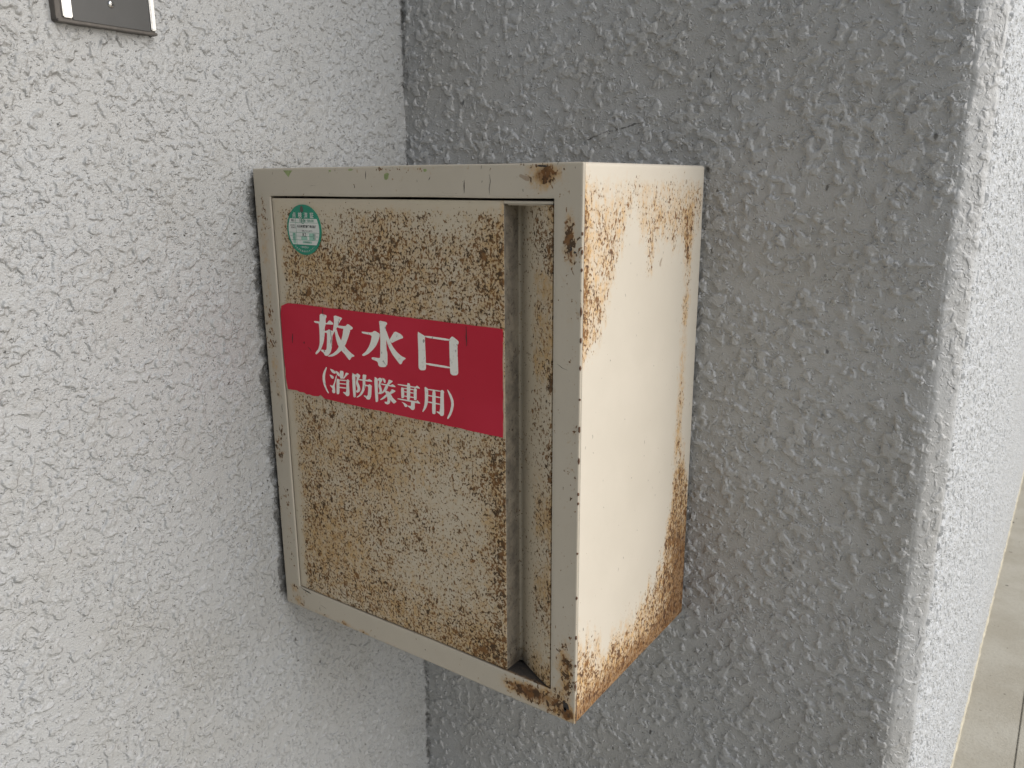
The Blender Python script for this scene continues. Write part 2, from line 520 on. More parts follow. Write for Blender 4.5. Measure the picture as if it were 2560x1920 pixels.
def side_rust(s, t):
    """s 0 front .. 1 wall, t 0 top .. 1 bottom of the exposed flank"""
    j = 0.05 * (vnoise(s * 100, t * 30, 5) - 0.5) + 0.06 * (vnoise(s * 100, t * 18, 2.2) - 0.5)
    tb = interp(s, [(0, .33), (.1, .30), (.19, .25), (.25, .175), (.33, .12), (.42, .125), (.48, .175), (.52, .20), (.58, .16), (.66, .16), (.72, .175), (.8, .165), (.88, .14), (1, .1)]) + j
    top = sstep(t, tb + .05, tb - .07) * sstep(t, .0, .045)
    top *= 0.72 + 0.2 * sstep(t, .04, .1)
    strip = np.exp(-0.5 * ((s - (.875 - .05 * t)) / .034) ** 2) * (0.6 + .8 * vnoise(t * 100, s * 0, 6)) * sstep(t, .03, .12)
    tl = interp(s, [(0, .80), (.08, .84), (.2, .885), (.4, .875), (.55, .86), (.68, .82), (.78, .76), (.86, .66), (.93, .58), (1, .70)]) + 1.2 * j
    bot = sstep(t, tl - .06, tl + .08)
    lef = sstep(s, .07, .0) * sstep(t, .62, .25) * 0.6
    d = np.clip(0.82 * top + 0.75 * strip + 0.95 * bot + .5 * lef, 0, 1)
    st = np.clip(0.74 * top + .8 * strip + 0.9 * bot + .7 * lef, 0, 1)
    edge = sstep(t, .93, 1.0) + sstep(s, .8, .95) * sstep(t, .72, .88)
    st = st + 0.5 * np.clip(edge, 0, 1) * bot
    st = np.where((s < .12) & (t < .3), st * 1.05, st)
    return d, st

# shell: four sides from the front bevel to the wall
xa, za = edge_axis(XL, XH, 4.0), edge_axis(-HH, 0, 4.0)
per = [(x, 0.0) for x in xa[:-1]] + [(XH, z) for z in za[::-1][:-1]] + [(x, -HH) for x in xa[::-1][:-1]] + [(XL, z) for z in za]
per = np.array(per)
px, pz = rounded(per[:, 0], per[:, 1])
yrows = np.concatenate([np.linspace(YD + 3.0, -4.0, 62), [-2.6, -1.6, -1.0, -0.6]])
ins = np.concatenate([np.zeros(62), [0.35, 1.1, 2.2, 3.6]])
cx0, cz0 = (XL + XH) / 2, -HH / 2
PX = px[:, None] - np.sign(px - cx0)[:, None] * ins[None] * (np.abs(px - cx0) > 190)[:, None]
PZ = pz[:, None] - np.sign(pz - cz0)[:, None] * ins[None] * (np.abs(pz - cz0) > 240)[:, None]
# hand-made sheet: edges wander by a few tenths of a millimetre
PX = PX + 0.5 * (vnoise(PZ, yrows[None] + 0 * PZ, 60) - 0.5) * (np.abs(px - cx0) > 190)[:, None] * sstep(yrows, YD + 6, YD + 60)[None]
S = np.broadcast_to((yrows - YD)[None] / -YD, PX.shape)
T = -PZ / HH
d, st = side_rust(S, T)
flank = np.broadcast_to((per[:, 0] > XH - 0.6)[:, None], PX.shape)
d = np.where(flank, d, 0.28)
st = np.where(flank, st, 0.35)
P = W3(PX, np.broadcast_to(yrows[None], PX.shape), PZ)
gr = 0.75 * sstep(S, .985, 1.0)  # dirt and painted contact shade on the rim against the wall
link('shell', grid_mesh('shell', P, attrs={'rust': d, 'stain': st, 'grime_shade': gr}, flip=False), M['side'], cab)
bm = bmesh.new()
box(bm, (XL + 4) / 1000, (XH - 4) / 1000, -0.0042, -0.003, 0.004, 0.496)
bm_obj('back_plate', bm, M['side'], cab)

# front frame
DX0, DX1, DZ1, DZ0 = 26.0, 374.2, -27.3, -473.6     # opening
def frame_rust(x, z):
    d = 0.16 + 0.5 * sstep(x, 24, 18) * sstep(vnoise(x, z, 26), .35, .8) + 0.32 * sstep(x, 376, 382) * sstep(vnoise(x + 70, z, 30), .5, .9)
    s = 0.45 * sstep(x, 24, 18) * sstep(vnoise(x, z + 30, 30), .45, .9)
    for cx, cz, sx, sz, a in ((361, -14, 9, 8, .95), (372, -8, 6, 5, .5), (388, -55, 5, 22, .7), (392, -70, 4, 10, .5), (352, -486, 20, 7, 1.25), (335, -484, 18, 6, .7),
                              (386, -436, 7, 18, .95), (392, -455, 5, 14, .8), (378, -480, 16, 12, .55), (394, -492, 6, 6, 1.0), (388, -484, 8, 8, .3), (380, -495, 12, 3, .6), (366, -8, 14, 5, .6), (392, -200, 4, 60, .22), (60, -497, 40, 2.2, .45), (200, -498, 70, 1.8, .4), (220, -2.5, 120, 1.6, .4), (12, -200, 4, 40, .42), (14, -135, 5, 18, .5), (12, -70, 4, 26, .3),
                              (10, -310, 4, 22, .3), (18, -478, 8, 8, .75), (22, -492, 8, 4, .7), (100, -497, 6, 3, .75), (132, -498, 7, 2, .6), (15, -404, 3, 12, .4), (96, -22, 30, 4, .16), (390, -345, 6, 60, .15), (388, -120, 5, 18, .3)):
        g = a * gauss(x, z, cx, cz, sx, sz)
        d = d + 0.74 * g
        s = s + 0.9 * g
    return d, np.clip(s, 0, 1.35)
E0 = 1.3
def withpts(lo, hi, step, extra):
    a = edge_axis(lo, hi, step)
    a = a[np.all([np.abs(a - e) > 1.2 for e in extra], axis=0)]
    return np.sort(np.concatenate([a, extra]))
fx = withpts(XL + E0, XH - E0, 3.5, [DX0, DX1])
fz = withpts(-HH + E0, -E0, 3.5, [DZ0, DZ1])
Xf, Zf = np.meshgrid(fx, fz, indexing='ij')
keep = ~(((Xf[:-1, :-1] + Xf[1:, 1:]) / 2 > DX0) & ((Xf[:-1, :-1] + Xf[1:, 1:]) / 2 < DX1) & ((Zf[:-1, :-1] + Zf[1:, 1:]) / 2 > DZ0) & ((Zf[:-1, :-1] + Zf[1:, 1:]) / 2 < DZ1))
verts, faces = [], []
idx = np.full(Xf.shape, -1)
Xr, Zr = rounded(Xf, Zf)
for i in range(len(fx)):
    for j in range(len(fz)):
        u = False
        for a in (i - 1, i):
            for b in (j - 1, j):
                if 0 <= a < keep.shape[0] and 0 <= b < keep.shape[1] and keep[a, b]:
                    u = True
        if u:
            idx[i, j] = len(verts)
            verts.append((Xr[i, j], YD, Zr[i, j]))
for i in range(keep.shape[0]):
    for j in range(keep.shape[1]):
        if keep[i, j]:
            faces.append((idx[i, j], idx[i + 1, j], idx[i + 1, j + 1], idx[i, j + 1]))
def skirt(loop, fn_list):
    """loop of vertex ids; each fn moves a point outward/back to make the next row"""
    prev = loop
    for fn in fn_list:
        new = []
        for v in loop:
            new.append(len(verts))
            verts.append(fn(*verts[v]))
        for k in range(len(loop)):
            k2 = (k + 1) % len(loop)
            faces.append((prev[k], new[k], new[k2], prev[k2]))
        prev = new
ni, nj = len(fx), len(fz)
outer = [idx[i, 0] for i in range(ni)] + [idx[ni - 1, j] for j in range(1, nj)] + [idx[i, nj - 1] for i in range(ni - 2, -1, -1)] + [idx[0, j] for j in range(nj - 2, 0, -1)]
def grow(e, dy):
    def f(x, y, z):
        kx, kz = (x - cx0) / ((XH - XL) / 2 - E0), (z - cz0) / (HH / 2 - E0)
        ox = e * np.sign(kx) * max(0.0, 1 - (1 - min(1, abs(kx))) * 60)
        oz = e * np.sign(kz) * max(0.0, 1 - (1 - min(1, abs(kz))) * 75)
        return (x + ox, YD + dy, z + oz)
    return f
skirt(outer, [grow(0.38, 0.1), grow(0.92, 0.38), grow(1.2, 0.8), grow(E0, 1.4), grow(E0, 3.05)])
i0, i1, j0, j1 = [int(np.argmin(abs(a - v))) for a, v in ((fx, DX0), (fx, DX1), (fz, DZ0), (fz, DZ1))]
inner = [idx[i0, j] for j in range(j0, j1 + 1)] + [idx[i, j1] for i in range(i0 + 1, i1 + 1)] + [idx[i1, j] for j in range(j1 - 1, j0 - 1, -1)] + [idx[i, j0] for i in range(i1 - 1, i0, -1)]
def shrink(e, dy):
    def f(x, y, z):
        ox = e if abs(x - DX0) < 0.01 else (-e if abs(x - DX1) < 0.01 else 0)
        oz = e if abs(z - DZ0) < 0.01 else (-e if abs(z - DZ1) < 0.01 else 0)
        return (x + ox, YD + dy, z + oz)
    return f
skirt(inner, [shrink(0.25, 0.1), shrink(0.5, 0.5), shrink(0.5, 2.0), shrink(0.5, 5.0), shrink(0.5, 22.0)])
va = np.array(verts)
# dents: the top rail and the bottom rail are not dead straight
va[:, 2] += 0.9 * (vnoise(va[:, 0], va[:, 0] * 0 + 11, 90) - 0.5) * (np.abs(va[:, 2] - cz0) > 222) * sstep(np.abs(va[:, 0] - cx0), 199, 180)
d, st = frame_rust(va[:, 0], va[:, 2])
lipm = sstep(va[:, 1], YD + .3, YD + 1.5) * (va[:, 2] < -470) * sstep(va[:, 0], 300, 325)
st = st + 0.9 * lipm
d = d + 0.6 * lipm
gm = 0.45 * lipm + 0.92 * sstep(va[:, 1], YD + .7, YD + 4) + 0.25 * sstep(va[:, 2], -498.2, -499.4)  # grimy channel ledge; shade of the door gap painted on the inner lip
link('front_frame', mesh('front_frame', W3(va[:, 0], va[:, 1], va[:, 2]), faces, True, {'rust': d, 'stain': st, 'grime_shade': gm}), M['frame'], cab)

# door: pressed sheet with a finger channel down its right side
X0, X1, ZTOP, ZBOT = DX0 + 1.7, DX1 - 1.7, DZ1 - 2.6, DZ0 + 1.7
XCH, DEP = 323.4, 22.5
YF = YD + 1.0
prof = [(X0, 12.0), (X0, 0.9), (X0 + 0.3, 0.3), (X0 + 0.9, 0.0)]
prof += [(x, 0.0) for x in np.linspace(X0 + 0.9, XCH - 0.9, 76)[1:]]
prof += [(XCH - 0.3, 0.25), (XCH, 0.9)] + [(XCH + 0.3 * k / 8, 0.9 + (DEP - 3) * k / 8) for k in range(1, 9)]
prof += [(XCH + 0.8, DEP - 0.9), (XCH + 2.0, DEP - 0.4), (XCH + 3.0, DEP - 0.2)]
for k in range(1, 15):
    u = k / 14
    prof.append((XCH + 3.0 + (X1 - 2.2 - XCH - 3.0) * u, (DEP - 0.2) * (1 - u) ** 1.08))
prof += [(X1 - 1.0, -0.25), (X1 - 0.3, 0.0), (X1, 0.6), (X1, 12.0)]
prof = np.array(prof)
dz = np.concatenate([[ZBOT, ZBOT], np.linspace(ZBOT + 0.8, ZTOP - 0.8, 118), [ZTOP, ZTOP]])
back = np.zeros_like(dz)
back[[0, -1]] = 10.0
yb2 = np.zeros_like(dz)
yb2[[1, -2]] = 0.5
Xd = np.broadcast_to(prof[:, :1], (len(prof), len(dz))).copy()
Yd = np.broadcast_to(prof[:, 1:], Xd.shape) + np.maximum(back, yb2)[None] * np.ones((len(prof), 1))
Zd = np.broadcast_to(dz[None], Xd.shape).copy()
chan = (Xd > XCH - 0.2)
Zd = np.where(chan & (Zd > ZTOP - 3.2), ZTOP - 3.2 + (Zd - (ZTOP - 3.2)) * 0.02, Zd)
Yd = np.where(chan, np.broadcast_to(prof[:, 1:], Xd.shape), Yd)
# slight waviness of the thin sheet
flat = ~chan
Yd = Yd + flat * 0.8 * (vnoise(Xd, Zd, 120) - 0.5)
def door_rust(x, y, z):
    edge = sstep(x, X0 + 4, X0 + 16) * sstep(z, ZTOP - 3, ZTOP - 14)
    low = vnoise(x, z, 60)
    d = 0.84 + 0.16 * (low - 0.5)
    s = 0.64 + 0.30 * (vnoise(x + 300, z + 20 * vnoise(x, z, 23), 45) - 0.5)
    for cx, cz, sx, sz, ad, as_ in ((70, -100, 40, 20, .1, .25), (140, -115, 40, 16, .08, .15), (200, -90, 60, 30, .12, .05), (95, -398, 30, 22, -.12, .30), (60, -430, 20, 30, .08, .15), (120, -440, 40, 20, .1, .15),
                                    (255, -330, 34, 34, -.12, -.2), (230, -400, 40, 16, -.12, -.2), (292, -452, 24, 16, .2, .3), (305, -462, 16, 10, .2, .3), (220, -455, 46, 16, .12, .15), (180, -270, 40, 24, .02, .25),
                                    (60, -350, 22, 50, .05, .15), (110, -50, 30, 14, -.25, -.3), (250, -48, 34, 12, -.15, -.25), (36, -60, 10, 40, -.2, -.1), (36, -330, 8, 60, -.1, -.1), (315, -330, 8, 90, .25, .1), (312, -90, 12, 40, .15, .3), (200, -365, 50, 20, .02, .1), (140, -300, 40, 20, .05, .1)):
        g = gauss(x, z, cx, cz, sx, sz)
        d = d + ad * g
        s = s + as_ * g
    d = np.clip(d, 0.15, 1.1) * (0.25 + 0.75 * edge)
    s = np.clip(s, 0, 1.25) * (0.3 + 0.7 * edge)
    # rusted lip along the channel
    lip = sstep(x, XCH - 7, XCH - 2) * (x <= XCH - .1)
    s = np.maximum(s, lip * (0.62 + 0.4 * vnoise(z, x * 0, 18)))
    d = np.where(x <= XCH - .1, d + lip * 0.05, d)
    ch = x > XCH - 0.1
    u = (x - XCH) / (X1 - XCH)
    dc = 0.50 + 0.5 * sstep(u, .25, .6) * vnoise(z, u * 40, 24) + .18 * sstep(u, .86, .96) + 0.2 * gauss(x, z, 362, -70, 8, 12) + .18 * sstep(z, -420, -470)
    sc = 0.15 + 0.8 * sstep(u, .3, .6) * vnoise(z + 90, u * 40, 34) + 0.4 * sstep(u, .8, .94) * vnoise(z + 40, u * 10, 16) + 0.45 * sstep(z, -430, -472)
    d = np.where(ch, dc, d)
    s = np.where(ch, sc, s)
    g = np.where(ch, 1.25 * (x < XCH + .5) * (1.1 - 0.7 * np.clip(y / DEP, 0, 1)) * (0.65 + .6 * vnoise(z, y, 30)) + 0.2 * sstep(u, .4, .05) + 0.35 * sstep(z, -60, -34) * sstep(u, .8, .1) + 0.5 * sstep(z, -452, -472) * sstep(u, .5, .1), 0)  # grime plus painted shade: door-edge shadow, channel top, bottom and depth
    g = g + 0.8 * sstep(y, 3, 9) * (~ch)  # gap shade painted on the door's turned-back edges
    return d, s, np.clip(g, 0, 0.92)
d, st, gm = door_rust(Xd, Yd, Zd)
P = W3(Xd, YF + Yd, Zd)
door = link('door', grid_mesh('door', P, attrs={'rust': d, 'stain': st, 'grime_shade': gm}, flip=False), M['door'], cab)
bm = bmesh.new()
box(bm, (XCH - 0.3) / 1000, X1 / 1000, (YF + 0.1) / 1000, (YF + 12) / 1000, (HH + ZTOP - 2.6) / 1000, (HH + ZTOP - 0.1) / 1000, 0.0005)
bm_obj('top_lip', bm, M['frame'], door)
bm = bmesh.new()
box(bm, (XCH + 2) / 1000, (X1 - 2) / 1000, (YF + 4) / 1000, (YF + 40) / 1000, (HH + ZTOP - 3.8) / 1000, (HH + ZTOP - 2.8) / 1000)
bm_obj('channel_cap', bm, M['frame'], door)

# ------------------------------------------------------------------ sign
def prism(outline, y_front, thick):
    n = len(outline)
    V = [(x, y_front, z) for x, z in outline] + [(x, y_front + thick, z) for x, z in outline]
    a = sum(outline[i][0] * outline[(i + 1) % n][1] - outline[(i + 1) % n][0] * outline[i][1] for i in range(n))
    f = list(range(n))
    if a < 0:
        f = f[::-1]
    Fc = [tuple(f)]
    for k in range(n):
        p, q = f[k], f[(k + 1) % n]
        Fc.append((q, p, p + n, q + n))
    return V, Fc

def joined(name, prisms, mat, parent):
    V, Fc = [], []
    for v, f in prisms:
        o = len(V)
        V += v
        Fc += [tuple(i + o for i in g) for g in f]
    Va = np.array(V, float)
    return link(name, mesh(name, W3(Va[:, 0], Va[:, 1], Va[:, 2]), Fc), mat, parent)

YS = YF - 0.85
def rag(a, b, n, amp, seed):
    r = np.random.default_rng(seed)
    out = []
    for k in range(n):
        u = k / n
        out.append((a[0] + (b[0] - a[0]) * u + r.uniform(-amp, amp), a[1] + (b[1] - a[1]) * u + r.uniform(-amp, amp)))
    return out
so = [(31.0, -142.0), (41.0, -138.4)] + rag((60, -138.2), (321.4, -138.4), 24, 0.25, 1) + [(321.6, -138.5)]
so += rag((321.8, -146), (321.5, -237.0), 14, 0.45, 2)[1:] + [(321.2, -237.1)]
so += rag((316, -237.0), (92, -236.0), 20, 0.35, 5) + [(89.3, -235.7), (86, -233.6), (83.5, -232.6), (80.4, -234.6), (74, -235.2), (71.3, -235.4), (66, -234.6), (62.2, -235.5), (57.8, -233.8), (51, -234.2), (46, -233.0), (39.1, -233.4), (31.8, -233.6)]
so += [(30.4, -226), (29.3, -220.5), (30.2, -213), (29.4, -206.2), (28.9, -188.4), (28.8, -170), (29.0, -150)]
sign = joined('sign', [prism(so, YS, 1.25)], M['sign'], cab)
sign['label'] = 'red sign with white Japanese lettering and chipped lower edge'
GL = {"放":[[[90.6,-145.0],[100.5,-145.8],[100.7,-147.8],[99.1,-149.5],[98.7,-155.5],[97.0,-158.6],[95.9,-167.8],[93.9,-174.4],[91.2,-179.5],[88.4,-183.9],[81.9,-189.1],[80.2,-188.5],[80.5,-187.2],[85.4,-182.6],[87.9,-176.7],[88.6,-168.6],[88.7,-159.0],[88.2,-154.7],[89.8,-154.0]],[[81.0,-153.5],[88.7,-153.5],[100.5,-154.3],[101.8,-152.9],[104.8,-150.5],[109.6,-152.9],[109.9,-154.8],[100.4,-155.3],[87.9,-155.6],[82.2,-155.3]],[[96.4,-162.6],[99.8,-162.0],[103.1,-160.1],[109.4,-161.9],[107.5,-166.6],[106.1,-177.8],[103.5,-184.5],[98.6,-188.7],[94.6,-188.6],[93.3,-186.5],[88.9,-184.0],[89.7,-182.7],[96.3,-183.0],[97.9,-181.2],[99.3,-172.2],[100.0,-164.1],[96.4,-164.4]],[[111.4,-144.7],[123.3,-146.5],[122.9,-147.9],[120.3,-150.1],[115.9,-156.4],[111.0,-161.9],[107.5,-166.6],[106.3,-165.6],[109.6,-159.3],[111.3,-152.1]],[[114.9,-154.9],[127.5,-154.8],[131.0,-151.8],[137.8,-154.8],[137.6,-156.5],[134.1,-158.0],[114.8,-157.2]],[[124.8,-155.5],[134.6,-157.2],[131.1,-164.9],[126.0,-174.0],[120.0,-180.2],[113.6,-184.9],[106.6,-188.2],[99.7,-189.2],[99.2,-188.4],[106.8,-185.3],[114.0,-180.1],[119.6,-171.6],[123.0,-163.4]],[[112.2,-158.3],[114.6,-159.2],[116.3,-164.9],[120.3,-170.4],[125.8,-176.4],[131.5,-180.5],[138.0,-183.6],[137.7,-184.6],[133.8,-185.7],[131.2,-189.1],[129.3,-188.4],[125.2,-184.5],[119.5,-180.3],[115.4,-176.0],[113.1,-170.0],[112.1,-164.6],[111.5,-160.7]]],"水":[[[174.4,-144.5],[184.4,-145.1],[185.5,-146.8],[183.2,-148.7],[183.1,-155.8],[182.8,-172.3],[183.9,-175.2],[183.3,-186.6],[181.8,-189.4],[178.2,-190.4],[173.1,-190.8],[170.9,-189.3],[170.7,-187.0],[169.3,-185.6],[162.6,-184.4],[162.2,-182.9],[163.8,-182.1],[173.1,-182.1],[174.2,-180.1],[175.4,-161.8],[175.4,-150.6]],[[150.3,-157.7],[163.9,-157.6],[167.9,-155.0],[174.6,-157.4],[174.7,-159.6],[173.2,-163.2],[169.2,-170.0],[163.7,-175.2],[158.2,-179.3],[151.7,-182.4],[149.4,-182.3],[149.2,-181.1],[154.2,-177.8],[158.7,-172.7],[162.3,-166.2],[164.0,-160.0],[151.7,-159.6],[150.2,-158.7]],[[194.9,-152.9],[202.2,-154.9],[205.3,-157.2],[204.9,-158.8],[201.9,-159.7],[194.9,-162.7],[190.3,-165.1],[187.4,-162.4],[190.1,-158.7]],[[182.7,-152.8],[183.9,-154.2],[185.7,-158.5],[187.9,-162.7],[191.1,-168.3],[196.3,-173.0],[202.0,-176.4],[207.6,-177.7],[207.3,-178.7],[203.7,-181.0],[202.1,-184.2],[199.8,-184.9],[195.4,-180.9],[190.2,-175.9],[186.0,-169.6],[183.6,-163.9],[182.6,-160.3]]],"口":[[[224.0,-150.3],[227.2,-151.6],[232.8,-153.6],[232.7,-159.3],[233.1,-179.6],[232.9,-185.1],[231.4,-186.6],[226.6,-187.3],[224.3,-186.2],[223.7,-184.5],[224.2,-167.5]],[[232.6,-153.2],[262.4,-153.3],[262.4,-155.3],[232.5,-155.0]],[[262.2,-153.7],[265.2,-150.8],[266.5,-150.8],[272.6,-154.0],[273.2,-156.0],[271.4,-158.3],[271.7,-179.8],[271.8,-184.4],[269.9,-186.4],[265.0,-187.1],[262.6,-185.6],[262.2,-181.0],[262.1,-163.2]],[[232.8,-179.1],[262.5,-179.2],[262.5,-181.1],[232.8,-181.1]]],"row":[[[95.4,-200.8],[91.7,-205.4],[89.3,-210.3],[88.8,-215.9],[90.2,-221.1],[93.1,-226.2],[96.1,-229.1],[97.3,-228.4],[93.9,-223.4],[92.7,-218.5],[92.4,-213.0],[93.4,-207.5],[96.6,-201.2]],[[258.2,-201.6],[259.2,-201.6],[263.0,-205.8],[265.4,-211.0],[265.7,-215.1],[264.2,-220.9],[261.9,-225.8],[258.7,-229.9],[257.4,-229.9],[257.5,-228.7],[260.7,-222.9],[262.4,-217.0],[262.7,-213.5],[262.0,-210.1],[259.9,-205.5]],[[101.0,-201.8],[105.5,-202.4],[109.1,-204.2],[109.5,-205.7],[106.8,-206.3],[104.2,-205.7],[102.4,-204.0]],[[99.6,-208.2],[103.4,-208.6],[106.0,-209.8],[105.6,-211.6],[103.6,-212.4],[101.7,-211.4]],[[99.7,-219.4],[102.9,-220.1],[105.3,-217.5],[108.7,-210.0],[110.3,-206.8],[110.2,-210.2],[106.5,-218.9],[106.8,-222.7],[106.9,-226.6],[105.0,-227.8],[102.8,-227.3],[101.9,-225.7],[103.2,-223.2],[101.2,-221.2],[99.6,-220.2]],[[115.7,-201.8],[121.2,-201.9],[119.8,-210.2],[115.0,-210.3]],[[108.7,-202.8],[112.9,-203.7],[115.4,-206.1],[114.7,-208.3],[112.6,-208.0],[110.6,-206.0]],[[124.6,-202.6],[129.0,-203.5],[125.4,-205.9],[120.9,-210.1],[119.6,-209.7],[122.8,-205.9]],[[110.2,-211.0],[114.4,-211.4],[113.0,-226.4],[111.4,-227.8],[109.3,-227.8],[108.9,-226.3]],[[114.0,-211.5],[125.1,-210.7],[125.0,-211.8],[113.9,-212.8]],[[124.5,-211.0],[126.7,-209.5],[129.0,-211.1],[128.0,-212.8],[127.9,-225.8],[126.4,-227.5],[123.7,-227.9],[121.9,-226.7],[118.6,-224.8],[118.9,-224.0],[123.5,-224.1]],[[113.7,-215.4],[124.5,-214.5],[124.5,-215.6],[113.6,-216.5]],[[113.3,-219.4],[124.2,-218.8],[124.1,-219.9],[113.2,-220.7]],[[133.1,-201.6],[137.9,-203.5],[137.4,-210.7],[137.0,-226.7],[135.3,-227.6],[133.2,-226.9]],[[137.6,-203.5],[140.8,-201.4],[145.1,-203.0],[144.1,-205.3],[140.7,-209.9],[143.0,-213.7],[144.1,-217.7],[142.5,-220.6],[138.8,-222.3],[137.2,-220.2],[139.5,-219.5],[140.2,-217.1],[138.0,-212.1],[140.2,-205.8],[137.5,-204.8]],[[148.5,-201.5],[153.5,-201.6],[153.4,-202.9],[151.9,-207.4],[148.1,-207.4]],[[141.9,-207.2],[155.2,-206.4],[157.3,-205.1],[161.4,-206.6],[160.9,-207.8],[141.9,-208.4]],[[148.1,-207.0],[151.6,-207.2],[151.5,-214.0],[149.3,-218.8],[145.9,-223.1],[141.6,-226.0],[138.4,-227.3],[138.3,-226.5],[142.3,-223.7],[146.3,-218.5],[147.9,-213.0]],[[151.0,-211.8],[155.4,-211.8],[157.5,-210.3],[160.7,-212.0],[160.0,-213.6],[159.0,-222.7],[156.9,-226.4],[154.3,-227.0],[152.0,-226.7],[151.9,-225.6],[148.4,-224.1],[148.8,-223.3],[153.6,-223.1],[154.4,-221.9],[155.8,-213.0],[150.9,-213.2]],[[164.5,-201.6],[169.2,-203.4],[168.5,-213.8],[168.4,-226.5],[166.9,-227.6],[164.7,-227.7]],[[168.9,-203.6],[172.0,-201.7],[175.8,-202.6],[175.2,-204.4],[172.0,-208.5],[173.8,-212.0],[174.4,-215.2],[172.9,-217.6],[170.2,-219.1],[168.7,-217.9],[170.5,-216.9],[171.2,-214.5],[169.4,-211.1],[171.2,-205.3],[168.8,-204.9]],[[175.4,-201.4],[178.8,-202.2],[179.9,-204.1],[179.2,-206.4],[177.6,-205.9],[176.3,-203.5]],[[184.1,-201.9],[189.4,-202.8],[189.0,-203.7],[183.8,-207.6],[181.8,-209.3],[180.4,-208.1],[183.0,-205.1]],[[173.1,-207.4],[183.8,-207.4],[186.7,-207.5],[188.7,-206.0],[192.7,-207.6],[192.4,-208.8],[173.0,-208.7]],[[179.4,-208.6],[183.2,-208.9],[181.6,-212.3],[177.5,-215.9],[172.4,-218.8],[171.4,-218.2],[176.1,-214.6]],[[177.6,-214.0],[182.5,-214.0],[185.1,-218.0],[185.3,-223.2],[183.7,-226.8],[180.7,-228.0],[177.8,-227.3],[176.9,-225.6],[180.8,-225.3],[181.5,-222.3],[180.3,-218.0]],[[179.8,-217.4],[181.2,-219.4],[176.0,-223.1],[171.5,-224.9],[171.2,-224.2],[175.7,-220.9]],[[187.5,-211.1],[192.2,-212.2],[192.1,-213.3],[185.7,-216.9],[184.3,-216.1]],[[183.0,-213.6],[185.7,-216.5],[188.9,-220.4],[193.1,-222.7],[193.0,-223.5],[190.5,-225.3],[189.1,-225.6],[185.8,-223.1],[183.9,-219.0]],[[195.5,-204.9],[208.7,-204.4],[218.9,-204.6],[220.8,-202.9],[224.4,-204.7],[224.2,-205.7],[195.9,-205.9]],[[208.1,-202.0],[212.5,-202.5],[211.2,-219.2],[207.0,-219.5]],[[200.1,-207.5],[203.8,-207.7],[203.8,-217.4],[201.4,-218.5],[200.0,-218.0]],[[216.5,-206.9],[218.4,-205.6],[220.6,-207.0],[220.1,-208.5],[219.7,-217.2],[218.3,-218.1],[216.2,-217.7]],[[203.4,-207.7],[216.9,-207.2],[216.9,-208.2],[203.3,-208.7]],[[203.5,-211.0],[216.8,-210.6],[216.7,-211.6],[203.4,-212.0]],[[203.5,-215.3],[216.6,-214.9],[216.5,-216.1],[203.4,-216.4]],[[194.9,-219.4],[214.5,-218.9],[219.2,-218.9],[220.6,-217.4],[224.2,-219.8],[223.7,-220.6],[195.1,-220.4]],[[212.7,-219.0],[217.3,-219.0],[217.0,-226.3],[215.5,-228.0],[213.1,-228.4],[211.5,-227.2],[208.1,-225.5],[208.5,-224.6],[212.2,-224.9]],[[199.8,-222.1],[204.9,-223.1],[207.7,-224.5],[207.4,-226.0],[205.2,-226.8],[203.7,-226.2],[202.5,-223.8]],[[230.4,-202.4],[234.8,-204.1],[234.5,-212.8],[233.8,-218.6],[231.3,-224.0],[227.5,-228.2],[226.6,-227.8],[229.1,-222.2],[230.3,-216.3],[230.6,-209.2]],[[234.4,-204.2],[250.4,-203.8],[250.4,-204.8],[234.3,-205.3]],[[250.0,-203.9],[252.2,-202.5],[254.6,-204.2],[253.8,-206.1],[253.6,-226.1],[252.2,-228.1],[249.5,-228.4],[248.3,-227.0],[244.5,-225.5],[244.8,-224.6],[248.8,-224.8]],[[240.2,-203.9],[244.0,-204.0],[243.2,-226.8],[242.0,-228.0],[239.7,-228.0],[238.9,-226.7]],[[234.4,-210.1],[250.0,-209.9],[250.0,-211.1],[234.4,-211.3]],[[233.9,-216.5],[249.8,-216.5],[249.7,-217.7],[233.8,-217.8]]]}
k = 0
for name in ('放', '水', '口', 'row'):
    ps = []
    for poly in GL[name]:
        # soften the traced corners once
        q = []
        for i in range(len(poly)):
            a, b = np.array(poly[i]), np.array(poly[(i + 1) % len(poly)])
            q += [tuple(a * .82 + b * .18), tuple(a * .18 + b * .82)]
        k += 1
        ps.append(prism(q, YS - 0.10 - 0.012 * (k % 9), 0.2))
    joined('lettering', ps, M['letter'], sign)
# tears in the film
def sliver(pts, w):
    L = [(x - w * (1 - abs(2 * i / (len(pts) - 1) - 1)) - 0.05, z) for i, (x, z) in enumerate(pts)]
    Rr = [(x + w * (1 - abs(2 * i / (len(pts) - 1) - 1)) + 0.05, z) for i, (x, z) in enumerate(pts)]
    return L + Rr[::-1]
tears = [sliver([(281.9, -139.5), (282.2, -145), (281.9, -150), (282.4, -154), (282.1, -158)], .45), sliver([(46.4, -170.5), (45.6, -175), (44.9, -181)], .5),
         sliver([(95.8, -139), (95.2, -143), (96, -147)], .25), sliver([(106, -156), (105.4, -163), (106.4, -172), (105.8, -178)], .25), sliver([(64.5, -177.2), (63.2, -178.4), (64, -179.6)], .7), sliver([(69, -182.5), (72, -184), (74, -186.5)], .3)]
for p in tears:
    joined('tear', [prism(p, YS - 0.28, 0.3)], M['dark'], sign)
